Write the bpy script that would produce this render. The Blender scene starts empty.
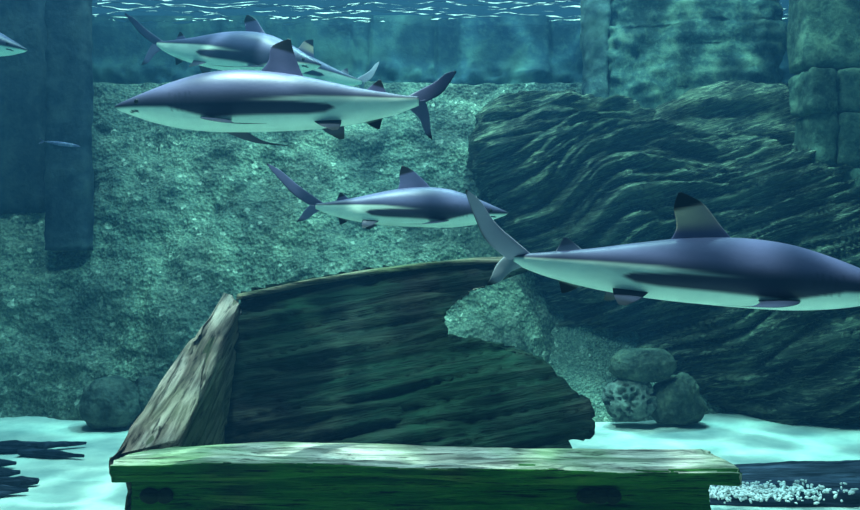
import bpy, bmesh, math, random
from mathutils import Vector, Matrix, noise
random.seed(7)
SC = bpy.context.scene
COL = SC.collection
F = 745.0; CZ = 1.8

# ---------------------------------------------------------------- camera, world, lights
cam_d = bpy.data.cameras.new('camera'); cam = bpy.data.objects.new('camera', cam_d); COL.objects.link(cam)
cam_d.sensor_width = 36; cam_d.lens = F / 860 * 36; cam_d.clip_end = 100; cam_d.clip_start = .02
cam.location = (0, 0, CZ); cam.rotation_euler = (math.pi / 2, 0, 0)
SC.camera = cam
SC.view_settings.view_transform = 'Standard'; SC.view_settings.look = 'None'
SC.view_settings.gamma = 1; SC.view_settings.exposure = 0.0; SC.view_settings.use_curve_mapping = False

world = bpy.data.worlds.new('world'); SC.world = world; world.use_nodes = True
bg = world.node_tree.nodes['Background']
bg.inputs[0].default_value = (0.09, 0.25, 0.38, 1); bg.inputs[1].default_value = 0.42

def area(name, loc, size, power, color, target):
    d = bpy.data.lights.new(name, 'AREA'); d.shape = 'RECTANGLE'; d.size, d.size_y = size
    d.energy = power; d.color = color
    o = bpy.data.objects.new(name, d); COL.objects.link(o); o.location = loc
    o.rotation_euler = (Vector(target) - Vector(loc)).to_track_quat('-Z', 'Y').to_euler()
    return o
area('tank_lamp_front', (-2.6, 3.4, 12.5), (2.2, 2.0), 1150, (0.72, 1.0, 0.93), (0.2, 4.2, 0))
area('tank_lamp_middle', (0.6, 8.8, 14), (7, 1.6), 2000, (0.62, 0.96, 0.95), (1.0, 8.0, 0))

area('added_surface_light', (0, 18.5, 8.2), (26, 4.5), 1400, (0.75, 1.0, 0.8), (0, 8, 4.5))  # added light panel behind the tank, brightens the streaks on the surface
def caustic_lamp(name, loc, target, power, scale, angle, color):
    d = bpy.data.lights.new(name, 'SPOT'); d.energy = power; d.spot_size = angle; d.spot_blend = .6
    d.shadow_soft_size = .03; d.color = color; d.use_nodes = True
    nt = d.node_tree; N = nt.nodes; L = nt.links
    em = N['Emission']
    tc = N.new('ShaderNodeTexCoord'); sp = N.new('ShaderNodeSeparateXYZ'); L.new(tc.outputs['Normal'], sp.inputs[0])
    ab = N.new('ShaderNodeMath'); ab.operation = 'ABSOLUTE'; L.new(sp.outputs[2], ab.inputs[0])
    dx = N.new('ShaderNodeMath'); dx.operation = 'DIVIDE'; L.new(sp.outputs[0], dx.inputs[0]); L.new(ab.outputs[0], dx.inputs[1])
    dy = N.new('ShaderNodeMath'); dy.operation = 'DIVIDE'; L.new(sp.outputs[1], dy.inputs[0]); L.new(ab.outputs[0], dy.inputs[1])
    cb = N.new('ShaderNodeCombineXYZ'); L.new(dx.outputs[0], cb.inputs[0]); L.new(dy.outputs[0], cb.inputs[1])
    nz = N.new('ShaderNodeTexNoise'); nz.inputs['Scale'].default_value = scale * .6; L.new(cb.outputs[0], nz.inputs['Vector'])
    mx = N.new('ShaderNodeMix'); mx.data_type = 'VECTOR'; mx.inputs[0].default_value = .12
    L.new(cb.outputs[0], mx.inputs[4]); L.new(nz.outputs['Color'], mx.inputs[5])
    vo = N.new('ShaderNodeTexVoronoi'); vo.feature = 'DISTANCE_TO_EDGE'; vo.inputs['Scale'].default_value = scale
    L.new(mx.outputs[1], vo.inputs['Vector'])
    rp = N.new('ShaderNodeMapRange'); rp.inputs[1].default_value = 0.0; rp.inputs[2].default_value = .22
    rp.inputs[3].default_value = 3.2; rp.inputs[4].default_value = .12; rp.interpolation_type = 'SMOOTHSTEP'
    L.new(vo.outputs['Distance'], rp.inputs[0]); L.new(rp.outputs[0], em.inputs['Strength'])
    o = bpy.data.objects.new(name, d); COL.objects.link(o); o.location = loc
    o.rotation_euler = (Vector(target) - Vector(loc)).to_track_quat('-Z', 'Y').to_euler()
caustic_lamp('rippled_lamp_front', (-2.0, 2.6, 8.5), (0.1, 3.6, 0.5), 1900, 14, math.radians(62), (0.85, 1, 0.85))
caustic_lamp('rippled_lamp_back', (1.2, 5.6, 10.0), (1.2, 9.0, 2.6), 1900, 9, math.radians(74), (0.6, 1, 0.85))

# ---------------------------------------------------------------- helpers
def P(px, py, Y):
    return Vector(((px - 430) / F * Y, Y, CZ + (255 - py) / F * Y))

def props(o, label=None, cat=None, group=None, kind=None):
    if label: o['label'] = label
    if cat: o['category'] = cat
    if group: o['group'] = group
    if kind: o['kind'] = kind
    return o

def link_bm(name, bm, mat, parent=None, smooth=True):
    me = bpy.data.meshes.new(name)
    bmesh.ops.recalc_face_normals(bm, faces=bm.faces[:])
    bm.to_mesh(me); bm.free()
    if smooth:
        for p in me.polygons: p.use_smooth = True
    o = bpy.data.objects.new(name, me); COL.objects.link(o)
    if mat: me.materials.append(mat)
    if parent: o.parent = parent
    return o

def empty(name, loc=(0, 0, 0)):
    o = bpy.data.objects.new(name, None); COL.objects.link(o); o.location = loc
    return o

def lerp_prof(prof, x):
    if x <= prof[0][0]: return prof[0][1]
    for (a, va), (b, vb) in zip(prof, prof[1:]):
        if x <= b:
            t = (x - a) / (b - a); return va + (vb - va) * t
    return prof[-1][1]

def smooth_prof(prof, x):
    n = len(prof)
    if x <= prof[0][0]: return prof[0][1]
    if x >= prof[-1][0]: return prof[-1][1]
    for i in range(n - 1):
        a, va = prof[i]; b, vb = prof[i + 1]
        if x <= b:
            t = (x - a) / (b - a)
            m0 = (vb - prof[i - 1][1]) / (b - prof[i - 1][0]) if i > 0 else (vb - va) / (b - a)
            m1 = (prof[i + 2][1] - va) / (prof[i + 2][0] - a) if i + 2 < n else (vb - va) / (b - a)
            h = b - a
            return ((2*t**3 - 3*t*t + 1) * va + (t**3 - 2*t*t + t) * h * m0 + (-2*t**3 + 3*t*t) * vb + (t**3 - t*t) * h * m1)

def nz(x, y, z): return noise.noise(Vector((x, y, z)))
def fbm(x, y, z, o=4):
    s = 0; a = 1; t = 0
    for i in range(o):
        s += a * nz(x, y, z); t += a; a *= .5; x *= 2.1; y *= 2.1; z *= 2.1
    return s / t
def groove(x, y, z, th=.78): return max(0, ridge(x, y, z) - th) / (1 - th)
def ridge(x, y, z): return 1 - abs(nz(x, y, z)) * 2

def grid_bm(nu, nv, fn, closed_u=False):
    bm = bmesh.new()
    vs = [[bm.verts.new(fn(i / nu, j / nv)) for i in range(nu if closed_u else nu + 1)] for j in range(nv + 1)]
    W = nu if closed_u else nu + 1
    for j in range(nv):
        for i in range(nu):
            a = vs[j][i]; b = vs[j][(i + 1) % W]; c = vs[j + 1][(i + 1) % W]; d = vs[j + 1][i]
            bm.faces.new((a, b, c, d))
    return bm, vs

def displace(bm, f):
    bmesh.ops.recalc_face_normals(bm, faces=bm.faces[:]); bm.normal_update()
    nn = [(v, v.normal.copy(), f(v.co)) for v in bm.verts]
    for v, n, d in nn: v.co = v.co + n * d

# ---------------------------------------------------------------- materials
class M:
    def __init__(s, name, rough=.8):
        s.m = bpy.data.materials.new(name); s.m.use_nodes = True
        s.N = s.m.node_tree.nodes; s.L = s.m.node_tree.links
        s.b = s.N['Principled BSDF']; s.b.inputs['Roughness'].default_value = rough
        s.b.inputs['Specular IOR Level'].default_value = .28 if rough < .5 else .06
        s.tc = s.N.new('ShaderNodeTexCoord'); s.co = s.tc.outputs['Object']
    def mapping(s, scale=(1, 1, 1), rot=(0, 0, 0)):
        n0 = s.N.new('ShaderNodeMapping'); n0.inputs['Rotation'].default_value = rot; s.L.new(s.co, n0.inputs[0])
        n = s.N.new('ShaderNodeMapping'); n.inputs['Scale'].default_value = scale
        s.L.new(n0.outputs[0], n.inputs[0]); return n.outputs[0]
    def noise(s, vec, scale, detail=6, rough=.6, dist=0):
        n = s.N.new('ShaderNodeTexNoise'); n.inputs['Scale'].default_value = scale; n.inputs['Detail'].default_value = detail
        n.inputs['Roughness'].default_value = rough; n.inputs['Distortion'].default_value = dist
        s.L.new(vec, n.inputs['Vector']); return n.outputs['Fac']
    def voro(s, vec, scale, feature='F1', out='Distance'):
        n = s.N.new('ShaderNodeTexVoronoi'); n.feature = feature; n.inputs['Scale'].default_value = scale
        s.L.new(vec, n.inputs['Vector']); return n.outputs[out]
    def ramp(s, fac, stops):
        n = s.N.new('ShaderNodeValToRGB'); e = n.color_ramp.elements
        while len(e) < len(stops): e.new(.5)
        for el, (p, c) in zip(e, stops): el.position = p; el.color = (*c, 1)
        s.L.new(fac, n.inputs[0]); return n.outputs[0]
    def mix(s, fac, a, b, mode='MIX'):
        n = s.N.new('ShaderNodeMix'); n.data_type = 'RGBA'; n.blend_type = mode
        for sock, v in ((n.inputs[0], fac), (n.inputs[6], a), (n.inputs[7], b)):
            if isinstance(v, (int, float)): sock.default_value = v
            elif isinstance(v, tuple): sock.default_value = (*v, 1)
            else: s.L.new(v, sock)
        return n.outputs[2]
    def math(s, op, a, b):
        n = s.N.new('ShaderNodeMath'); n.operation = op
        for sock, v in ((n.inputs[0], a), (n.inputs[1], b)):
            if isinstance(v, (int, float)): sock.default_value = v
            else: s.L.new(v, sock)
        return n.outputs[0]
    def color(s, c):
        if isinstance(c, tuple): s.b.inputs['Base Color'].default_value = (*c, 1)
        else: s.L.new(c, s.b.inputs['Base Color'])
    def bump(s, h, strength=.5, dist=.02, chain=None):
        n = s.N.new('ShaderNodeBump'); n.inputs['Strength'].default_value = strength; n.inputs['Distance'].default_value = dist
        s.L.new(h, n.inputs['Height'])
        if chain: s.L.new(chain, n.inputs['Normal'])
        s.L.new(n.outputs[0], s.b.inputs['Normal']); return n.outputs[0]

def mat_gravel(name='gravel_rock', tint=1.0, fine=1.0):
    m = M(name, .75)
    v = m.mapping()
    big = m.noise(v, .55, 4, .55)
    mid = m.noise(v, 5 * fine, 6, .7)
    fin = m.noise(v, 26 * fine, 5, .8)
    sp = m.voro(v, 20 * fine, 'F1', 'Color')
    c = m.ramp(mid, [(.34, (.05 * tint, .085 * tint, .07 * tint)), (.5, (.14 * tint, .20 * tint, .155 * tint)), (.66, (.28 * tint, .34 * tint, .24 * tint))])
    c = m.mix(m.ramp(fin, [(.42, (.0, .0, .0)), (.62, (1, 1, 1))]), m.mix(.45, c, (.05, .085, .075)), m.mix(.55, c, (.48, .56, .40)))
    spk = m.ramp(sp, [(.82, (0, 0, 0)), (.92, (1, 1, 1))])
    c = m.mix(m.math('MULTIPLY', spk, .7), c, (.75, .80, .62))
    patch = m.ramp(big, [(.38, (.32 * tint, .36 * tint, .40 * tint)), (.62, (.78 * min(tint, 1.25), .76 * min(tint, 1.25), .74 * min(tint, 1.25)))])
    c = m.mix(1.0, c, patch, 'MULTIPLY')
    m.color(c)
    a = m.bump(m.voro(v, 22 * fine), .9, .03)
    m.bump(fin, .7, .02, a)
    return m.m

def mat_strata():
    m = M('layered_rock', .8)
    v = m.mapping((.9, .9, 5.5), (0, math.radians(17), 0))
    st = m.noise(v, 2.2, 8, .65, .6)
    v2 = m.mapping()
    big = m.noise(v2, 1.2, 5, .6)
    fin = m.noise(v2, 22, 6, .75)
    c = m.ramp(st, [(.32, (.010, .016, .018)), (.46, (.045, .06, .052)), (.58, (.14, .17, .12)), (.72, (.34, .37, .25))])
    c = m.mix(m.ramp(fin, [(.52, (0, 0, 0)), (.72, (1, 1, 1))]), c, m.mix(.4, c, (.30, .34, .23)))
    c = m.mix(1.0, c, m.ramp(big, [(.35, (.4, .45, .5)), (.62, (1.15, 1.15, 1.05))]), 'MULTIPLY')
    m.color(c)
    a = m.bump(st, 1.0, .2)
    st2 = m.noise(m.mapping((1.6, 1.6, 14), (0, math.radians(17), 0)), 3.0, 6, .7, 1.0)
    c = m.mix(m.ramp(st2, [(.50, (0, 0, 0)), (.64, (1, 1, 1))]), m.mix(.25, c, (.01, .015, .018)), m.mix(.6, c, (.44, .47, .31)))
    m.color(c)
    a = m.bump(st2, .9, .06, a)
    m.bump(fin, .8, .03, a)
    return m.m

def mat_rock(name, dark, mid_c, light, scale=3.0, fine=25):
    m = M(name, .85); v = m.mapping()
    n1 = m.noise(v, scale, 7, .65); n2 = m.noise(v, fine, 5, .7)
    c = m.ramp(n1, [(.33, dark), (.5, mid_c), (.68, light)])
    c = m.mix(m.ramp(n2, [(.48, (0, 0, 0)), (.7, (1, 1, 1))]), c, m.mix(.5, c, light))
    m.color(c); a = m.bump(n1, .6, .08); m.bump(n2, .6, .015, a)
    return m.m

def mat_wood(name, dark, mid_c, light, algae, algae_amt, axis='X', algae_scale=1.3, tilt=0, gs=1.0):
    m = M(name, .65)
    sc = {'X': (.55, 6, 9), 'Y': (7, .55, 7)}[axis]
    v = m.mapping(sc, (0, tilt, 0) if axis == 'X' else (tilt, 0, 0))
    g = m.noise(v, 2.2 * gs, 9, .62, .8)
    g2 = m.noise(v, 7 * gs, 6, .7, .2)
    v2 = m.mapping()
    big = m.noise(v2, algae_scale, 4, .6)
    c = m.ramp(g, [(.30, dark), (.46, mid_c), (.60, light), (.8, tuple(min(1, x * 1.5) for x in light))])
    crack = m.ramp(g2, [(.36, (.12, .12, .12)), (.46, (1, 1, 1))])
    al = m.ramp(big, [(.5 - .25 * algae_amt, (0, 0, 0)), (.78 - .45 * algae_amt, (1, 1, 1))])
    c = m.mix(m.math('MULTIPLY', al, min(1, .35 + algae_amt * .6)), c, m.mix(.45, algae, m.mix(1.0, c, algae, 'MULTIPLY')))
    c = m.mix(1.0, c, crack, 'MULTIPLY')
    m.color(c)
    a = m.bump(g, .9, .05); m.bump(g2, .9, .02, a)
    return m.m

def mat_sand():
    m = M('white_sand', .95); v = m.mapping()
    n = m.noise(v, 2.2, 6, .6); f = m.noise(v, 60, 4, .7)
    m.color(m.ramp(n, [(.35, (.36, .43, .40)), (.6, (.58, .62, .54)), (.75, (.70, .72, .60))]))
    a = m.bump(n, .5, .05); m.bump(f, .35, .006, a); return m.m

def mat_shark(name):
    m = M(name, .42)
    at = m.N.new('ShaderNodeVertexColor'); at.layer_name = 'Col'
    n = m.noise(m.mapping((1, 1, 2)), 6, 5, .6)
    c = m.mix(.35, at.outputs['Color'], m.mix(1.0, at.outputs['Color'], m.ramp(n, [(.35, (.7, .7, .75)), (.65, (1.25, 1.2, 1.2))]), 'MULTIPLY'))
    m.color(c)
    m.bump(m.noise(m.mapping(), 60, 3, .6), .12, .004)
    return m.m

GRAVEL = mat_gravel()
STRATA = mat_strata()
SAND = mat_sand()
ROCKM = mat_rock('grey_stone', (.015, .022, .022), (.04, .055, .05), (.10, .12, .10), 5)
SHARK = mat_shark('shark_skin')

def simple(name, c, rough=.5, metal=0):
    m = M(name, rough); m.color(c); m.b.inputs['Metallic'].default_value = metal; return m.m
EYE = simple('shark_eye', (.01, .012, .015), .15)

# ---------------------------------------------------------------- water body and surface
wm = bpy.data.materials.new('tank_water'); wm.use_nodes = True
nt = wm.node_tree; nt.nodes.remove(nt.nodes['Principled BSDF'])
vs_ = nt.nodes.new('ShaderNodeVolumeScatter'); vs_.inputs['Color'].default_value = (.08, .32, .66, 1)
vs_.inputs['Density'].default_value = .016; vs_.inputs['Anisotropy'].default_value = .2
va_ = nt.nodes.new('ShaderNodeVolumeAbsorption'); va_.inputs['Color'].default_value = (.16, .78, .90, 1)
va_.inputs['Density'].default_value = .085
ad = nt.nodes.new('ShaderNodeAddShader'); nt.links.new(vs_.outputs[0], ad.inputs[0]); nt.links.new(va_.outputs[0], ad.inputs[1])
nt.links.new(ad.outputs[0], nt.nodes['Material Output'].inputs['Volume'])
WZ = 5.25
bm = bmesh.new(); bmesh.ops.create_cube(bm, size=1)
for v in bm.verts:
    v.co = Vector((v.co.x * 15.6, 5.6 + v.co.y * 12.6, (WZ + .3) / 2 + v.co.z * (WZ + .9) - .15))
o = link_bm('water', bm, wm, smooth=False); props(o, kind='stuff', label='blue-green hazy water filling the whole tank', cat='water')

sm = bpy.data.materials.new('water_surface'); sm.use_nodes = True
nt = sm.node_tree; nt.nodes.remove(nt.nodes['Principled BSDF'])
fr = nt.nodes.new('ShaderNodeFresnel'); fr.inputs['IOR'].default_value = 1.33
gl = nt.nodes.new('ShaderNodeBsdfGlossy'); gl.inputs['Roughness'].default_value = .04
tr = nt.nodes.new('ShaderNodeBsdfTransparent'); mx = nt.nodes.new('ShaderNodeMixShader')
nt.links.new(fr.outputs[0], mx.inputs[0]); nt.links.new(tr.outputs[0], mx.inputs[1]); nt.links.new(gl.outputs[0], mx.inputs[2])
nt.links.new(mx.outputs[0], nt.nodes['Material Output'].inputs['Surface'])
def wf(u, v):
    x = -7.4 + 14.8 * u; y = .2 + 11.2 * v
    z = WZ + .045 * nz(x * .9, y * 3.2, 0) + .06 * nz(x * 1.8 + 9, y * 7, 3) + .03 * nz(x * 5, y * 15, 7)
    return (x, y, z)
bm, _ = grid_bm(260, 300, wf)
for f in bm.faces: pass
o = link_bm('water_surface', bm, sm); props(o, kind='stuff', label='rippled underside of the water surface at the top of the tank', cat='water surface')

# ---------------------------------------------------------------- setting: floor, walls, slopes
def floor_f(u, v):
    x = -7.4 + 14.8 * u; y = .6 + 10.6 * v
    return (x, y, .035 * fbm(x * .8, y * .8, 2) + .01 * nz(x * 4, y * 4, 0))
bm, _ = grid_bm(200, 150, floor_f)
o = link_bm('floor', bm, SAND); props(o, kind='structure')

WALLM = mat_rock('tank_wall', (.010, .022, .04), (.025, .05, .065), (.07, .12, .10), 1.1, 9)
def wall_f(u, v):
    x = -7.4 + 14.8 * u; z = 5.4 * v
    k = max(0, min(1, (4.75 - z) / .25))
    y = 11.2 - k * (.10 + .4 * fbm(x * 1.6, 3, z * 2.2) + .12 * nz(x * 6, 3, z * 9)) - .06 * fbm(x * 1.2, 9, z * .3)
    # shallow upright pilasters
    for xc, w in ((.25, .16), (-1.05, .12), (2.0, .2), (-3.4, .2)):
        if abs(x - xc) < w: y += .14
    return (x, y, z)
bm, _ = grid_bm(300, 90, wall_f)
o = link_bm('wall_back', bm, WALLM); props(o, kind='structure')
for side, x in (('left', -7.4), ('right', 7.4)):
    bm, _ = grid_bm(60, 40, lambda u, v: (x + .08 * fbm(3, u * 8, v * 4), .2 + 11.2 * u, 5.4 * v))
    o = link_bm('wall_' + side, bm, WALLM); props(o, kind='structure')

# rocky gravel slope rising from the sand to a ledge
def slope_f(u, v):
    x = -7.4 + 14.8 * u
    foot = 7.95 - .25 * math.sin((x + 3) * .8) + .12 * nz(x * 1.3, 0, 5)
    if x > 1.0: foot = foot + min(.6, (x - 1.0) * .6)
    top = 10.05
    if v < .88:
        t = v / .88
        y = foot + (top - foot) * t ** 1.15
        z = -.12 + 4.24 * t
    else:
        t = (v - .88) / .12
        y = top + 1.1 * t; z = 4.12 + .05 * t
    b = fbm(x * .9, y * .9, z * .9, 4) * .28 + fbm(x * 4, y * 4, z * 4, 3) * .07 + .03 * nz(x * 14, y * 14, z * 14)
    fade = 1 if v < .85 else max(.2, 1 - (v - .85) * 8)
    return (x, y - b * fade, z + .02 * nz(x * 6, y * 6, 2) + (.3 * b * fade if v < .8 else 0))
bm, _ = grid_bm(420, 190, slope_f)
o = link_bm('rock_slope', bm, GRAVEL); props(o, kind='structure', label='long speckled gravel slope rising behind the wooden hull to a ledge', cat='slope')

# finer gravel bank in front of the big rock
FINE = mat_gravel('fine_gravel', 1.5, 1.7)
def bank_f(u, v):
    a = 2 * math.pi * u; r = v
    rx = 2.0; ry = 1.3
    x = 1.9 + rx * r * math.cos(a); y = 9.35 + ry * r * math.sin(a)
    z = 2.15 * (1 - r) ** .93 - .08
    b = .08 * fbm(x * 2, y * 2, z * 2) + .02 * nz(x * 16, y * 16, z * 16)
    return (x + b * math.cos(a), y + b * math.sin(a), z + b * .5)
bm, _ = grid_bm(220, 110, bank_f, True)
o = link_bm('gravel_bank', bm, FINE); props(o, kind='structure', label='fine pale gravel bank seen through the gap in the wooden hull', cat='gravel bank')

# ---------------------------------------------------------------- loft along x
def loft(x0, x1, n, m, top, bot, yc, th, ex=.8, cap=True):
    def fn(u, v):
        x = x0 + (x1 - x0) * v
        zt = smooth_prof(top, x); zb = smooth_prof(bot, x); Y = smooth_prof(yc, x); T = smooth_prof(th, x)
        a = 2 * math.pi * u; c = math.cos(a); s = math.sin(a)
        return Vector((x, Y - T * math.copysign(abs(c) ** ex, c), (zt + zb) / 2 + (zt - zb) / 2 * math.copysign(abs(s) ** ex, s)))
    bm, vs = grid_bm(m, n, fn, True)
    if cap:
        bm.faces.new(vs[0]); bm.faces.new(vs[-1])
    return bm

# big layered rock
def px2(lst, Y):
    out = []
    for px, py in lst:
        p = P(px, py, Y); out.append((p.x, p.z))
    return out
YR = 8.5
top = px2([(478, 165), (481, 125), (490, 102), (508, 90), (560, 88), (610, 92), (660, 104), (720, 122), (780, 134), (830, 152), (900, 190), (1000, 260)], YR)
bot = px2([(478, 172), (486, 192), (506, 226), (545, 310), (600, 400), (680, 440), (1000, 450)], YR)
x0 = P(478, 0, YR).x; x1 = P(1000, 0, YR).x
bm = loft(x0, x1, 400, 420, top, bot, [(x0, 8.9), (2.0, 9.1), (6.6, 9.1)], [(x0, .35), (x0 + .25, .55), (2.0, .62), (3.0, .8), (4, 1.5), (6.6, 1.75)], .75)
def strata(c):
    w = .35 * nz(c.x * .7, c.y * .7, c.z * .7)
    sl = .05 + .42 * max(0, min(1, (3.6 - c.z) / 1.3))
    s = c.z - sl * (c.x - 2.5) + w
    d = .17 * (ridge(c.x * .45, c.y * .4, s * 2.4) - .5) + .12 * (ridge(c.x * .8 + 5, c.y * .7, s * 5.5) - .5) + .06 * (ridge(c.x * 1.8, c.y * 1.6, s * 12) - .5)
    d -= .12 * groove(c.x * .5 + 2, c.y * .5, s * 4.2, .8) + .05 * groove(c.x * 1.1, c.y, s * 11, .78)
    d += .10 * fbm(c.x * 1.2, c.y * 1.2, c.z * 1.2) + .02 * nz(c.x * 12, c.y * 12, c.z * 12)
    return d
displace(bm, strata)
o = link_bm('rock_outcrop', bm, STRATA); props(o, label='huge dark layered rock outcrop filling the right side behind the nearest shark', cat='rock')

# ---------------------------------------------------------------- upper rocks and columns
def block(bm, lo, hi, bev=.08, seg=14, rough=.05, taper=None, seed=0):
    """rounded irregular block with its own subdivided faces"""
    b = bmesh.new(); bmesh.ops.create_cube(b, size=2)
    bmesh.ops.subdivide_edges(b, edges=b.edges[:], cuts=seg, use_grid_fill=True)
    lo = Vector(lo); hi = Vector(hi); c = (lo + hi) / 2; h = (hi - lo) / 2
    for v in b.verts:
        p = Vector((v.co.x * h.x, v.co.y * h.y, v.co.z * h.z))
        q = Vector([max(-h[i] + bev, min(h[i] - bev, p[i])) for i in range(3)])
        d = p - q
        if d.length > 1e-6: p = q + d.normalized() * bev
        if taper: p.x *= 1 + taper * (p.z / h.z)
        v.co = c + p
    displace(b, lambda q: rough * fbm(q.x * 2.2 + seed, q.y * 2.2, q.z * 2.2) + rough * .3 * nz(q.x * 9, q.y * 9, q.z * 9 + seed))
    mp = {}
    for v in b.verts: mp[v] = bm.verts.new(v.co)
    for f in b.faces: bm.faces.new([mp[v] for v in f.verts])
    b.free()

MASON = mat_rock('mossy_stone', (.016, .03, .028), (.05, .08, .062), (.14, .19, .13), 4.0, 18)
bm = bmesh.new()
Yf = 7.9
rows = [(-60, 66, [(806, 950)]), (67, 112, [(808, 838), (839, 950)]), (112, 167, [(814, 838), (838, 950)]), (168, 228, [(828, 950)]), (229, 300, [(836, 950)]), (301, 460, [(848, 950)])]
for i, (y0, y1, cells) in enumerate(rows):
    for j, (a, b_) in enumerate(cells):
        A = P(a, y1, Yf); B = P(b_, y0, Yf)
        block(bm, (A.x, Yf - .05 * ((i + j) % 2), max(A.z, -.1)), (B.x, Yf + .45, min(B.z, 5.2)), .06, 14, .06, None, i * 3 + j)
o = link_bm('stone_column', bm, MASON); props(o, label='mossy column of large cut stone blocks at the right edge', cat='column')

DARKR = mat_rock('dark_stone', (.025, .04, .05), (.06, .09, .095), (.13, .19, .16), 2.2, 14)  # dark stone colour, varied by noise
def column_loft(name, px0, px1, pyt, pyb, Y, depth, mat, label, cat, rough=.1, bulge=None, n=60):
    A = P(px0, pyb, Y); B = P(px1, pyt, Y)
    zc0, zc1 = A.z, min(B.z, WZ - .02)
    xc = (A.x + B.x) / 2; hw = (B.x - A.x) / 2
    def fn(u, v):
        a = 2 * math.pi * u; c = math.cos(a); s = math.sin(a); z = zc0 + (zc1 - zc0) * v
        k = bulge(v) if bulge else 1
        return Vector((xc + hw * k * math.copysign(abs(c) ** .55, c), Y + depth / 2 + depth / 2 * k * math.copysign(abs(s) ** .55, s), z))
    bm, vs = grid_bm(70, n, fn, True)
    bm.faces.new(vs[0]); bm.faces.new(vs[-1])
    displace(bm, lambda q: rough * fbm(q.x * 2, q.y * 2, q.z * 1.6) + rough * .35 * nz(q.x * 8, q.y * 8, q.z * 8))
    o = link_bm(name, bm, mat); props(o, label=label, cat=cat); return o
column_loft('rock_pillar', 586, 611, -20, 100, 9.55, .4, DARKR, 'narrow dark rock pillar standing left of the broad pale block', 'pillar', .06)
column_loft('rock_block', 617, 790, -20, 125, 9.35, .9, mat_rock('pale_stone', (.014, .03, .035), (.04, .07, .065), (.15, .21, .15), 3.2, 16),
            'broad block-like rock buttress above the layered outcrop', 'rock', .2, lambda v: 1.05 - .1 * (v > .72))
bm = loft(P(640, 0, 8.9).x, P(815, 0, 8.9).x, 70, 60, px2([(640, 120), (680, 100), (720, 84), (790, 92), (815, 110)], 8.9),
          px2([(640, 140), (700, 165), (815, 200)], 8.9), [(0, 9.0), (9, 9.0)], [(2.4, .15), (2.9, .4), (4.5, .5)], .8)
displace(bm, lambda c: .12 * (ridge(c.x * .9, c.y, c.z * 4) - .5) + .08 * fbm(c.x * 3, c.y * 3, c.z * 3))
o = link_bm('rock_ledge', bm, STRATA); props(o, label='dark craggy rock ledge below the broad buttress, left of the stone column', cat='rock')

# left pier
PIER = mat_rock('pier_timber', (.008, .016, .028), (.02, .032, .045), (.055, .075, .08), 2.4, 14)
column_loft('pier_post', 41, 85, -20, 250, 8.7, .3, PIER, 'dark upright square post near the left edge', 'post', .05, lambda v: 1 - .04 * v)
def slab(u, v): return None
bm = bmesh.new()
A = P(-70, 212, 8.95); B = P(39, -20, 8.95)
block(bm, (A.x, 8.95, A.z), (B.x, 9.4, 5.2), .12, 18, .12, None, 4)
o = link_bm('hanging_slab', bm, PIER); props(o, label='dark hanging slab left of the square post at the left edge', cat='slab')

# ---------------------------------------------------------------- wooden hull
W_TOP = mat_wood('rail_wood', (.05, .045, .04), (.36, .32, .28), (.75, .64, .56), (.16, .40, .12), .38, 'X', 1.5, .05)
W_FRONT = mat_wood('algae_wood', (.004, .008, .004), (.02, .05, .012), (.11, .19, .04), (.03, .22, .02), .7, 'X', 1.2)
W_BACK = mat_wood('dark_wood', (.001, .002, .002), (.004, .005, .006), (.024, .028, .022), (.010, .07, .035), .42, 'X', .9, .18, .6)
W_SIDE = mat_wood('side_wood', (.03, .02, .018), (.15, .105, .09), (.38, .29, .25), (.14, .22, .09), .08, 'Y', 1.3, -.38)

hull = empty('wooden_hull', (0, 4.3, 0))
props(hull, label='weathered algae-covered wooden boat hull section standing on the sand', cat='boat hull')
def child(name, bm, mat, parent=hull):
    o = link_bm(name, bm, mat); o.parent = parent; o.matrix_parent_inverse = Matrix.Translation(-Vector(parent.location)); return o

def box_loft(stations, m, n, wood_disp=.02, ex=.28):
    """stations: list of (t, [4 corner Vectors]) ; superellipse-rounded rectangular beam"""
    def fn(u, v):
        x = v * (len(stations) - 1); i = min(int(x), len(stations) - 2); t = x - i
        cs = [stations[i][k].lerp(stations[i + 1][k], t) for k in range(4)]
        a = 2 * math.pi * u; c = math.copysign(abs(math.cos(a)) ** ex, math.cos(a)); s = math.copysign(abs(math.sin(a)) ** ex, math.sin(a))
        p = (c + 1) / 2; q = (s + 1) / 2
        return cs[0].lerp(cs[1], p).lerp(cs[3].lerp(cs[2], p), q)
    bm, vs = grid_bm(m, n, fn, True)
    # rounded ends
    for row, sgn in ((vs[0], 0), (vs[-1], 1)):
        bm.faces.new(row)
    return bm

V = Vector
def grainX(c, amp=1.0):
    return -.02 * groove(c.x * .5 + 3, c.y * 4, c.z * 5, .82) + amp * (.014 * (ridge(c.x * .5, c.y * 5, c.z * 7) - .5) + .012 * fbm(c.x * 1.3, c.y * 3, c.z * 3) + .007 * (ridge(c.x * 1.3 + 4, c.y * 16, c.z * 18) - .5))
# rail: corners (front-bottom, back-bottom, back-top, front-top) along x
zt = CZ - 208 / F * 3.5
rail = []
for (px, pyf, pyb, hgt) in ((108, 463, 443, .105), (200, 462, 438, .11), (340, 464, 440, .095), (470, 467, 446, .085), (620, 470, 447, .09), (733, 469, 446, .105), (744, 470, 449, .10)):
    f = P(px, pyf, 3.5); bb = P(px, pyb, 3.93); bb.x = f.x
    if px > 700: bb.x -= .0
    rail.append([f + V((0, .02, -hgt)), bb + V((0, 0, -hgt)), bb, f])
bm = box_loft(rail, 64, 420)
displace(bm, lambda c: grainX(c, 1.3) - .03 * max(0, 1 - abs(c.x + .60) / .05) * max(0, 1 - abs(c.y - 3.66) / .05))
rail_o = child('top_rail', bm, W_TOP)
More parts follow.
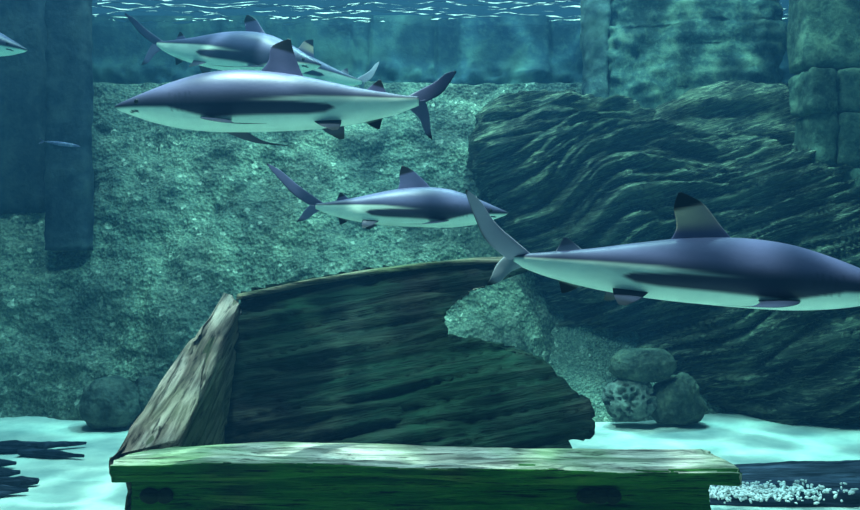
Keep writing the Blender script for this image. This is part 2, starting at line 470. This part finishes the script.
# the rail's front face carries algae: faces looking forward
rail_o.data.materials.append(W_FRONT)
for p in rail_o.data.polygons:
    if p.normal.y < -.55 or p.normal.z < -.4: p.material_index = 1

def plate(pts, front_fn, thick, res, disp, rim=None):
    """polygon in (a,b) plane coords cut into a grid, extruded; front_fn maps (a,b,d) to the world"""
    bm = bmesh.new()
    vs = [bm.verts.new((a, 0, b)) for a, b in pts]; f = bm.faces.new(vs)
    xs = [p[0] for p in pts]; zs = [p[1] for p in pts]
    k = min(xs) + res[0]
    while k < max(xs) - 1e-4:
        bmesh.ops.bisect_plane(bm, geom=bm.verts[:] + bm.edges[:] + bm.faces[:], plane_co=(k, 0, 0), plane_no=(1, 0, 0)); k += res[0]
    k = min(zs) + res[1]
    while k < max(zs) - 1e-4:
        bmesh.ops.bisect_plane(bm, geom=bm.verts[:] + bm.edges[:] + bm.faces[:], plane_co=(0, 0, k), plane_no=(0, 0, 1)); k += res[1]
    r = bmesh.ops.extrude_face_region(bm, geom=bm.faces[:])
    ext = {g for g in r['geom'] if isinstance(g, bmesh.types.BMVert)}
    if rim is not None:
        for f in bm.faces:
            k = sum(v in ext for v in f.verts)
            if 0 < k < len(f.verts) and f.calc_center_median().z > rim: f.material_index = 1
    for v in bm.verts:
        back = v in ext
        q = front_fn(v.co.x, v.co.z, thick if back else 0)
        v.co = q
    displace(bm, disp)
    return bm

# panel below the rail, slightly recessed
Yp = 3.60
A = P(133, 482, Yp); B = P(702, 482, Yp)
pts = [(A.x, 0.0), (B.x, 0.0), (B.x + .05, .35), (B.x + .04, .75), (A.x, .75)]
bm = plate(pts, lambda a, b, d: V((a, Yp + d, b)), .09, (.02, .02), lambda c: grainX(c, 1.1))
child('front_panel', bm, W_FRONT)
DARKW = mat_wood('knot_wood', (.004, .006, .004), (.008, .014, .008), (.02, .03, .015), (.01, .03, .01), .2)
for kx, ky, sx, sz in ((-.5, 495, 0, 0), (0, 0, 0, 0)): pass
for px, w in ((150, .05), (165, .04), (586, .05), (600, .045), (613, .04)):
    c = P(px, 496, Yp - .012)
    bm = bmesh.new(); bmesh.ops.create_icosphere(bm, subdivisions=3, radius=1)
    for v in bm.verts: v.co = V((c.x + v.co.x * w, c.y + v.co.y * .02, c.z + v.co.z * .038))
    displace(bm, lambda q: .008 * fbm(q.x * 12, q.y * 12, q.z * 12))
    child('knot', bm, DARKW)

# side board
st = []; sp_ = []
for t in (0, .2, .4, .6, .8, 1.0):
    y = 3.72 + (5.45 - 3.72) * t
    outer = P(112 + (222 - 112) * t, 452 + (291 - 452) * t, y); 
    # straight in px is not straight in depth: use world lerp
    o0 = P(108, 456, 3.62); o1 = P(222, 291, 5.5); i0 = P(178, 440, 3.95); i1 = P(241, 298, 5.5)
    po = o0.lerp(o1, t); pi_ = i0.lerp(i1, t)
    wob = .015 * math.sin(t * 9)
    bo = V((po.x + .01, po.y, po.z - .10)); bi = V((pi_.x - .004, pi_.y, pi_.z - .10))
    sp_.append([V((po.x * .4 - .92, po.y, 0)), V((pi_.x + .02, pi_.y, 0)), bi + V((.0, 0, .03)), bo + V((.08, 0, .03))])
    st.append([bo, bi, pi_ + V((wob, 0, 0)), po + V((wob, 0, .0))])
bm = box_loft(st, 120, 160, ex=.22)
displace(bm, lambda c: -.035 * groove(c.x * 5, c.y * .8, (c.z - c.y * .4) * 6, .8) + .018 * (ridge(c.x * 4, c.y * .7, (c.z - c.y * .4) * 5) - .5) + .02 * fbm(c.x * 3, c.y * 1.5, c.z * 2) + .008 * (ridge(c.x * 14, c.y * 1.5, (c.z - c.y * .4) * 14) - .5))
child('side_board', bm, W_SIDE)
bm = box_loft(sp_, 120, 120, ex=.15)
displace(bm, lambda c: -.03 * groove(c.x * 2, c.y * .8, (c.z - c.y * .4) * 7, .8) + .02 * (ridge(c.x * 2, c.y * .8, (c.z - c.y * .4) * 4) - .5) + .012 * (ridge(c.x * 6, c.y * 1.2, (c.z - c.y * .4) * 13) - .5))
child('side_panel', bm, mat_wood('shaded_side_wood', (.02, .017, .012), (.07, .06, .04), (.17, .15, .11), (.05, .11, .03), .25, 'Y', 1.3, -.38))  # darker side wood, shade of the inner face put into its colour

# back panel: leaning plane through y=5.5 at z=1.5 and y=5.0 at z=.58
def plane_pt(px, py, off=0):
    # y = y0 + k (z - z0)
    k = (5.5 - 5.0) / (1.49 - .58); y0 = 5.5; z0 = 1.49
    s = (255 - py) / F
    Y = (y0 + k * (CZ - z0)) / (1 - k * s)
    return Y
def back_map(a, b, d):
    k = .5495
    return V((a, 5.5 + k * (b - 1.49) + d + .05 * math.sin((a + 1.4) * .9), b))
outline = [(236, 296), (300, 282), (360, 272), (420, 264), (480, 259), (516, 258), (530, 262), (528, 272), (500, 281), (470, 294), (448, 310), (442, 324), (448, 336), (468, 340), (500, 345),
           (530, 354), (548, 362), (556, 375), (572, 392), (588, 402), (593, 418), (592, 434), (584, 441), (570, 442), (566, 470)]
pts = []
for px, py in outline:
    Y = plane_pt(px, py); p = P(px, py, Y); pts.append((p.x, p.z))
pts.append((pts[-1][0], .0)); pts.append((pts[0][0] + .06, 0.0))
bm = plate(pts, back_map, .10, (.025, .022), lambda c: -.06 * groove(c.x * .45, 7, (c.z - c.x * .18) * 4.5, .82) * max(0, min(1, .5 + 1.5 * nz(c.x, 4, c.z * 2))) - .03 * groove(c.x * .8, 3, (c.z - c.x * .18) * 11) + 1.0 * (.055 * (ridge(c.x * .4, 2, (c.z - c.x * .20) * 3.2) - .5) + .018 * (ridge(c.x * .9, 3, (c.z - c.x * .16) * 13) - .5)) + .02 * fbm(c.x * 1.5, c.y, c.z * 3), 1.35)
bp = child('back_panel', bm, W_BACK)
bp.data.materials.append(W_TOP)  # pale wood on the upper edge paints the light catching it

bm = bmesh.new(); rows_ = []
for i in range(91):
    t = i / 90; px = 238 + (512 - 238) * t
    py = lerp_prof([(238, 297), (300, 284), (360, 274), (420, 266), (480, 261), (516, 260)], px)
    Y = plane_pt(px, py); c = P(px, py, Y); c.y += .03 + .05 * math.sin((c.x + 1.4) * .9); row = []
    for j in range(16):
        a = 2 * math.pi * j / 16; w = 1 + .3 * nz(c.x * 3, a, 1)
        row.append(bm.verts.new(c + V((0, .075 * w * math.copysign(abs(math.cos(a)) ** .6, math.cos(a)), .024 * w * math.copysign(abs(math.sin(a)) ** .6, math.sin(a))))))
    rows_.append(row)
for a, b in zip(rows_, rows_[1:]):
    for j in range(16): bm.faces.new((a[j], a[(j + 1) % 16], b[(j + 1) % 16], b[j]))
bm.faces.new(rows_[0]); bm.faces.new(rows_[-1])
child('lit_edge_strip', bm, mat_wood('lit_edge_wood', (.03, .025, .02), (.10, .085, .06), (.26, .21, .15), (.10, .2, .07), .3))  # pale strip added along the top edge to paint its lit bevel

# ---------------------------------------------------------------- loose rocks
def stone(name, px0, py0, px1, py1, Y, label, mat, depth=1.0, seed=0, rough=.12, porous=False, group=None, rest=None, squash=None, cat='rock'):
    A = P(px0, py1, Y); B = P(px1, py0, Y); c = (A + B) / 2; h = (B - A) / 2
    bm = bmesh.new(); bmesh.ops.create_icosphere(bm, subdivisions=6, radius=1)
    for v in bm.verts:
        n = v.co.copy()
        r = 1 + rough * 1.6 * fbm(n.x * 1.3 + seed, n.y * 1.3, n.z * 1.3, 4)
        q = n * r
        if squash: q = squash(q)
        v.co = V((q.x * h.x, q.y * h.x * depth, q.z * h.z))
    if porous:
        cells = []
        rr = random.Random(seed)
        for k in range(150):
            d = V((rr.gauss(0, 1), rr.gauss(0, 1), rr.gauss(0, 1))).normalized(); cells.append((d, rr.uniform(.08, .17)))
        bmesh.ops.recalc_face_normals(bm, faces=bm.faces[:])
        for v in bm.verts:
            d = V((v.co.x / h.x, v.co.y / h.x, v.co.z / h.z)).normalized()
            dep = 0
            for cd, r in cells:
                q = (d - cd).length
                if q < r: dep = max(dep, (1 - (q / r) ** 4) * .30 * (r / .16))
            v.co *= 1 - dep
    for v in bm.verts: v.co += c
    displace(bm, lambda q: .02 * fbm(q.x * 6, q.y * 6, q.z * 6) + .012 * fbm(q.x * 18, q.y * 18, q.z * 18))
    o = link_bm(name, bm, mat); props(o, label=label, cat=cat, group=group); return o
stone('round_rock', 81, 376, 140, 430, 7.75, 'rounded dark grey rock on the sand at lower left of the slope', ROCKM, .8, 3, .15)
stone('small_rock', 128, 378, 166, 424, 7.95, 'smaller dark rock just behind the rounded rock at lower left', ROCKM, .8, 8, .2)
PORE = mat_rock('porous_stone', (.03, .045, .045), (.08, .10, .09), (.19, .22, .19), 6)
GR2 = mat_rock('pile_stone', (.015, .022, .02), (.04, .055, .045), (.12, .14, .10), 4)
stone('porous_rock', 603, 376, 656, 422, 7.8, 'pale porous rock full of holes, left base of the three-rock pile', PORE, .8, 11, .12, True)
stone('angular_rock', 652, 373, 701, 424, 7.85, 'angular grey rock, right base of the three-rock pile', GR2, .8, 17, .2, squash=lambda q: V((q.x * (1.05 - .25 * q.z), q.y, max(-.93, min(.9 + .5 * q.x, q.z * 1.15)))))
stone('flat_rock', 609, 346, 676, 383, 7.8, 'flat oval rock lying across the top of the three-rock pile', GR2, .6, 41, .09, squash=lambda q: V((q.x * (1 + .12 * (1 - abs(q.x))), q.y, max(-.9, min(.82, q.z)))))

# ---------------------------------------------------------------- driftwood and rubble
DRIFT = mat_wood('black_driftwood', (.006, .008, .014), (.014, .018, .03), (.05, .06, .10), (.02, .03, .05), .1)
def branch(name, paths, label, mat=DRIFT):
    bm = bmesh.new()
    for pts in paths:     # pts: (Vector, radius_y, radius_z)
        n = 40; m = 14
        rows_ = []
        for i in range(n + 1):
            t = i / n * (len(pts) - 1); k = min(int(t), len(pts) - 2); f = t - k
            c = pts[k][0].lerp(pts[k + 1][0], f); ry = pts[k][1] * (1 - f) + pts[k + 1][1] * f; rz = pts[k][2] * (1 - f) + pts[k + 1][2] * f
            row = []
            for j in range(m):
                a = 2 * math.pi * j / m
                w = 1 + .35 * nz(c.x * 5, a * 1.2, c.y * 3) + .2 * nz(c.x * 14, math.cos(a) * 2, math.sin(a) * 2)
                row.append(bm.verts.new(c + V((0, math.cos(a) * ry * w, math.sin(a) * rz * w))))
            rows_.append(row)
        for a, b in zip(rows_, rows_[1:]):
            for j in range(m): bm.faces.new((a[j], a[(j + 1) % m], b[(j + 1) % m], b[j]))
        bm.faces.new(rows_[0]); bm.faces.new(rows_[-1])
    o = link_bm(name, bm, mat); props(o, label=label, cat='driftwood'); return o
def G(px, py, h=.05):   # ground contact point
    Y = (CZ - h) * F / (py - 255); p = P(px, py, Y); return p
branch('driftwood_branch', [[(G(-60, 448), .10, .05), (G(20, 447), .09, .05), (G(50, 445), .05, .035), (G(86, 443), .012, .012)],
                            [(G(20, 451), .05, .04), (G(55, 454), .04, .03), (G(84, 456), .01, .012)],
                            [(G(-40, 463), .06, .04), (G(0, 463), .04, .03), (G(16, 463), .01, .015)]],
       'black forked driftwood branch lying on pale sand at lower left')
branch('driftwood_stub', [[(G(-40, 475), .06, .045), (G(0, 474), .05, .035), (G(20, 472), .01, .015)], [(G(-5, 482), .03, .03), (G(22, 482), .05, .035), (G(38, 481), .02, .02)],
                          [(G(-40, 491), .06, .045), (G(0, 491), .05, .035), (G(28, 490), .01, .015)]],
       'broken black driftwood stubs at the lower left corner below the forked branch')
bm = loft(P(690, 0, 5.7).x, P(1000, 0, 5.7).x, 120, 40, [(1.5, .06), (2.6, .11), (3.5, .13), (5, .12)], [(1.5, -.05), (5, -.05)], [(1.5, 5.75), (5, 5.75)], [(1.5, .32), (2.2, .40), (5, .42)], .5)
displace(bm, lambda c: .05 * fbm(c.x * 1.6, c.y * 5, c.z * 3))
o = link_bm('sunken_plank', bm, DRIFT); props(o, label='dark blue-black sunken plank on the sand at lower right beyond the rail end', cat='plank')
RUB = simple('white_coral', (.5, .5, .52), .9)
bm = bmesh.new(); rr = random.Random(5)
for k in range(700):
    px = rr.gauss(755, 40); py = rr.gauss(492, 4)
    if px < 690 or px > 858: continue
    r = rr.uniform(.007, .018); c = G(px, py, .17) + V((0, 0, rr.uniform(-.01, .02)))
    mt = Matrix.Translation(c) @ Matrix.Rotation(rr.uniform(0, 6), 4, V((rr.random(), rr.random(), rr.random())).normalized()) @ Matrix.Diagonal((r * 1.3, r * .8, r * .6, 1))
    bmesh.ops.create_icosphere(bm, subdivisions=1, radius=1, matrix=mt)
o = link_bm('coral_rubble', bm, RUB); props(o, label='scatter of small white coral rubble on the dark plank at lower right', cat='coral rubble', kind='stuff')

# ---------------------------------------------------------------- sharks
TOPP = [(0, .014), (.05, .02), (.1, .03), (.2, .05), (.3, .075), (.4, .098), (.5, .113), (.6, .118), (.7, .108), (.8, .080), (.88, .050), (.94, .026), (.98, .010), (1, 0)]
BOTP = [(0, -.016), (.05, -.035), (.1, -.050), (.2, -.070), (.3, -.082), (.4, -.088), (.5, -.090), (.6, -.090), (.7, -.086), (.8, -.072), (.88, -.052), (.94, -.030), (.98, -.014), (1, 0)]
WIDP = [(0, .016), (.1, .03), (.2, .045), (.3, .062), (.4, .076), (.5, .085), (.6, .09), (.7, .088), (.8, .078), (.88, .062), (.94, .042), (.98, .02), (1, 0)]
# top edge of the dark flank colour (upper boundary) as fraction: -1 belly .. 1 back
GREY = (.105, .105, .215); GREY2 = (.030, .034, .07); WHITE = (.80, .95, .82); BLACK = (.008, .010, .018)
def mixc(a, b, t):
    t = max(0, min(1, t)); return tuple(x + (y - x) * t for x, y in zip(a, b))
def sst(a, b, x):
    t = max(0, min(1, (x - a) / (b - a))); return t * t * (3 - 2 * t)

def make_shark(name, nose, root, label, hs=1.0, tail=None, bend=0.0, fins=None, body_scale=1.0, roll=0, bury=0, tip_col=BLACK, pale=.0):
    nose = V(nose); root = V(root); ax = nose - root; L = ax.length; ax.normalize()
    lat = V((0, 0, 1)).cross(ax).normalized(); up = ax.cross(lat).normalized()
    R = Matrix((ax, lat, up)).transposed().to_4x4()
    Mx = Matrix.Translation(root) @ R @ Matrix.Rotation(roll, 4, 'X')
    bm = bmesh.new(); cl = bm.loops.layers.float_color.new('Col')
    vcol = {}
    def bendy(s): return bend * (max(0, .6 - s)) ** 2
    n = 150; m = 96
    rows_ = []
    for i in range(n + 1):
        s = i / n * .998
        t = smooth_prof(TOPP, s) * hs; b = smooth_prof(BOTP, s) * hs; w = smooth_prof(WIDP, s) * body_scale
        row = []
        for j in range(m):
            a = 2 * math.pi * j / m; c = math.cos(a); q = math.sin(a)
            y = w * math.copysign(abs(c) ** .9, c); z = (t if q >= 0 else -b) * math.copysign(abs(q) ** .95, q)
            if s > .9: z -= .0
            v = bm.verts.new((s * L, (y + bendy(s)) * L, z * L))
            zz = z / (t if q >= 0 else -b) if t > 1e-5 else 0      # -1..1
            zr = z / hs
            # lower edge of grey
            low = lerp_prof([(0, .000), (.2, .005), (.26, -.022), (.30, -.040), (.36, -.046), (.5, -.048), (.62, -.052), (.66, -.056), (.72, -.040), (.8, -.018), (.9, -.012), (1, -.006)], s)
            k = sst(low - .006, low + .006, zr)
            col = mixc(WHITE, GREY2, k)
            col = mixc(col, GREY, sst(.0, .05, zr) * k)
            # white wedge running forward over the dark flank band
            up_edge = lerp_prof([(0, .002), (.2, .010), (.35, .012), (.5, .004), (.6, -.004)], s)
            lo_edge = lerp_prof([(0, -.2), (.2, -.2), (.255, -.03), (.29, -.012), (.4, -.004), (.6, -.004)], s)
            wd = sst(lo_edge - .004, lo_edge + .004, zr) * (1 - sst(up_edge - .005, up_edge + .006, zr)) * (1 - sst(.28, .60, s))
            col = mixc(col, WHITE, wd * .85)
            # gill slits
            for g in (.72, .737, .754, .771, .787):
                if abs(s - g - zr * .15) < .0028 and -.035 < zr < .03: col = mixc(col, (.02, .025, .05), .35)
            # mouth
            if zr < 0 and abs(s - .915 + (zr + .022) * .3) < .016 and abs(zr + .024) < .0035: col = (.03, .06, .08)
            vcol[v] = col; row.append(v)
        rows_.append(row)
    for a, b in zip(rows_, rows_[1:]):
        for j in range(m): bm.faces.new((a[j], a[(j + 1) % m], b[(j + 1) % m], b[j]))
    bm.faces.new(rows_[0]); bm.faces.new(rows_[-1])

    def pl(pts, t):
        k = t * (len(pts) - 1); i = min(int(k), len(pts) - 2); f = k - i
        # catmull style smoothing
        p0 = pts[max(0, i - 1)]; p1 = pts[i]; p2 = pts[i + 1]; p3 = pts[min(len(pts) - 1, i + 2)]
        return .5 * ((2 * p1) + (p2 - p0) * f + (2 * p0 - 5 * p1 + 4 * p2 - p3) * f * f + (-p0 + 3 * p1 - 3 * p2 + p3) * f ** 3)
    def fin(le, te, th, colf, ns=26, nc=10):
        le = [V(p) for p in le]; te = [V(p) for p in te]
        span = (le[-1] - le[0]).normalized(); chord = (te[0] - le[0]).normalized(); nrm = span.cross(chord).normalized()
        rr_ = []
        for i in range(ns + 1):
            t = i / ns; A = pl(le, t); B = pl(te, t); T = th * (1 - t * .85)
            row = []
            for j in range(2 * nc):
                a = math.pi * 2 * j / (2 * nc); u = (1 - math.cos(a)) / 2
                prof = math.sin(a) * (1 - .45 * u)
                p = A.lerp(B, u) + nrm * prof * T * min(1, (B - A).length * 6)
                v = bm.verts.new(((p.x) * L, (p.y + bendy(max(0, p.x))) * L, p.z * L)); vcol[v] = colf(t, u, p); row.append(v)
            rr_.append(row)
        for a, b in zip(rr_, rr_[1:]):
            for j in range(2 * nc): bm.faces.new((a[j], a[(j + 1) % (2 * nc)], b[(j + 1) % (2 * nc)], b[j]))
        bm.faces.new(rr_[0]); bm.faces.new(rr_[-1])
    F_ = fins or {}
    # dorsal
    d0 = F_.get('dorsal', dict(tip=(.445, .225), f=.60, b=.40))
    tx, tz = d0['tip']; zb = .085 * hs
    def dcol(t, u, p):
        c = mixc(GREY, (.95, .72, .45), pale * sst(.22, .45, t) * (.4 + .6 * u)); return mixc(c, tip_col, sst(.62, .68, t + u * .05))
    fz = d0['f']; bz = d0['b']
    fin([(fz, 0, zb), (fz - .055, 0, zb + (tz - zb) * .42), (tx + .055, 0, zb + (tz - zb) * .82), (tx, 0, tz)],
        [(bz, 0, zb - .005), (bz + .02, 0, zb + (tz - zb) * .3), (tx - .016, 0, zb + (tz - zb) * .7), (tx - .008, 0, tz - .002)], .012, dcol)
    # small rear point of the dorsal base
    # second dorsal
    fin([(.18, 0, .035 * hs), (.155, 0, .056 * hs), (.13, 0, .075 * hs)], [(.10, 0, .022 * hs), (.11, 0, .042 * hs), (.122, 0, .074 * hs)], .006,
        lambda t, u, p: mixc(mixc(GREY, (.6, .58, .6), pale * (1 - t)), tip_col, sst(.5, .65, t) * (1 - .6 * pale)))
    # anal
    fin([(.185, 0, -.055 * hs), (.165, 0, -.075 * hs), (.135, 0, -.092 * hs)], [(.11, 0, -.04 * hs), (.12, 0, -.06 * hs), (.128, 0, -.091 * hs)], .006,
        lambda t, u, p: mixc(mixc(WHITE, GREY2, .5), tip_col, sst(.2, .5, t)))
    # pelvics
    for sd in (-1, 1):
        fin([(.34, sd * .04, -.065 * hs), (.31, sd * .07, -.088 * hs), (.27, sd * .095, -.108 * hs)], [(.25, sd * .03, -.06 * hs), (.25, sd * .05, -.082 * hs), (.255, sd * .09, -.106 * hs)], .006,
            lambda t, u, p: mixc(GREY2, tip_col, sst(.5, .8, t)))
    # pectorals
    pr = F_.get('pect', (.185, -.03))
    for sd in (-1, 1):
        py_, pz_ = pr
        fin([(.70, sd * .065, -.052 * hs), (.66, sd * (.065 + py_ * .45), -.055 * hs + pz_ * .35), (.58, sd * (.065 + py_ * .85), -.055 * hs + pz_ * .8), (.45, sd * (.065 + py_), -.055 * hs + pz_)],
            [(.60, sd * .055, -.06 * hs), (.585, sd * (.06 + py_ * .3), -.06 * hs + pz_ * .3), (.54, sd * (.06 + py_ * .7), -.06 * hs + pz_ * .7), (.447, sd * (.065 + py_ * .98), -.055 * hs + pz_)], .008,
            lambda t, u, p: mixc(GREY2, tip_col, sst(.7, .8, t)))
    # caudal
    T = tail or dict(up=(-.29, .22), lo=(-.095, -.075), sw=0, usw=0)
    ux, uz = T['up']; lx, lz = T['lo']; sw = T.get('sw', 0)
    def ccol(t, u, p): return mixc(mixc(mixc(GREY, GREY2, .4), (.55, .5, .6), pale * .75), tip_col, max(sst(.9, .97, t), sst(.86, .98, u) * .8 * sst(.15, .4, t)))
    fin([(.05, 0, .010), (ux * .35, sw * .35, uz * .42 + .012), (ux * .72, sw * .7, uz * .78 + .01), (ux, sw, uz)],
        [(.012, 0, -.020), (ux * .30 - .03 , sw * .4, uz * .22), (ux * .66 - .02, sw * .7, uz * .60), (ux - .002, sw, uz - .006)], .014, ccol)
    fin([(.05, 0, -.010), (.005 + lx * .1, sw * .1, lz * .45), (lx * .5, sw * .22, lz * .85), (lx, sw * .35, lz)],
        [(-.01 + ux * .08, sw * .1, .006), (lx * .5 - .012, sw * .18, lz * .30), (lx * .82 - .004, sw * .3, lz * .72), (lx - .003, sw * .35, lz)], .012,
        lambda t, u, p: mixc(mixc(GREY, WHITE, .25 * pale + .03), tip_col, sst(.6, .9, t)))
    for f in bm.faces:
        for lp in f.loops: lp[cl] = (*vcol[lp.vert], 1)
    o = link_bm(name, bm, SHARK); props(o, label=label, cat='shark', group=None)
    o.matrix_world = Mx
    for sd in (-1, 1):
        b2 = bmesh.new(); bmesh.ops.create_uvsphere(b2, u_segments=12, v_segments=8, radius=.0085 * L)
        for v in b2.verts: v.co += V((.905 * L, sd * (.052 * body_scale) * L, .006 * hs * L))
        e = link_bm('eye', b2, EYE); e.parent = o
    return o

SC_ = []
make_shark('blacktip_shark', P(912, 292, 2.6), P(512, 258, 2.65), 'nearest blacktip shark heading right, pale dorsal fin with black tip, nose out of frame',
           hs=.84, bend=-.12, tail=dict(up=(-.132, .150), lo=(-.060, -.072), sw=-.13), fins=dict(dorsal=dict(tip=(.41, .202), f=.57, b=.385), pect=(.15, -.02)), pale=1.0)
make_shark('blacktip_shark', P(114, 107, 3.3), P(419, 103, 3.3), 'large thick-bodied blacktip shark heading left at upper left',
           hs=.96, bend=0.1, tail=dict(up=(-.125, .125), lo=(-.04, -.120), sw=-.12), fins=dict(dorsal=dict(tip=(.425, .215), f=.55, b=.37), pect=(.17, -.05)))
make_shark('blacktip_shark', P(509, 213, 4.3), P(316, 206, 4.35), 'middle blacktip shark heading right just left of the nearest tail fin',
           hs=1.0, tail=dict(up=(-.28, .22), lo=(-.10, -.085), sw=.05), fins=dict(dorsal=dict(tip=(.445, .225), f=.62, b=.41), pect=(.16, -.03)))
make_shark('blacktip_shark', P(322, 65, 5.6), P(158, 44, 5.8), 'pale-bellied blacktip shark heading right near the surface at top left',
           hs=1.15, tail=dict(up=(-.17, .13), lo=(-.06, -.14), sw=-.1), fins=dict(dorsal=dict(tip=(.52, .23), f=.68, b=.50), pect=(.16, -.06)))
make_shark('blacktip_shark', P(228, 52, 7.2), P(362, 82, 7.2), 'faint distant blacktip shark heading left, partly hidden behind the large shark',
           hs=1.0, tail=dict(up=(-.08, .20), lo=(-.02, -.10), sw=-.1), fins=dict(dorsal=dict(tip=(.42, .225), f=.56, b=.37), pect=(.16, -.03)), pale=.8)
make_shark('blacktip_shark', P(28, 50, 6.0), P(-140, 20, 6.0), 'shark snout entering at the upper left edge before the dark slab',
           hs=1.0)
# small slim fish before the post
FISH = mat_rock('silver_fish_skin', (.10, .12, .25), (.18, .20, .38), (.3, .34, .5), 6)
bm = loft(-.5, .5, 60, 24, [(-.5, .0), (-.38, .025), (-.1, .055), (.2, .05), (.42, .025), (.5, .0)], [(-.5, -.0), (-.38, -.02), (-.1, -.05), (.2, -.045), (.42, -.02), (.5, -.0)],
          [(-.5, 0), (.5, 0)], [(-.5, .002), (-.1, .03), (.2, .03), (.5, .002)], 1.0)
vsx = [bm.verts.new(p) for p in ((-.44, .006, 0), (-.62, 0, .085), (-.56, 0, 0), (-.62, 0, -.085), (-.44, -.006, 0))]
bm.faces.new((vsx[0], vsx[1], vsx[2])); bm.faces.new((vsx[0], vsx[2], vsx[3])); bm.faces.new((vsx[4], vsx[2], vsx[1])); bm.faces.new((vsx[4], vsx[3], vsx[2]))
o = link_bm('slender_fish', bm, FISH); props(o, label='small slender bluish fish in front of the dark square post', cat='fish')
o.location = P(62, 144, 6.5); o.scale = (.33, .33, .33); o.rotation_euler = (0, math.radians(8), 0)
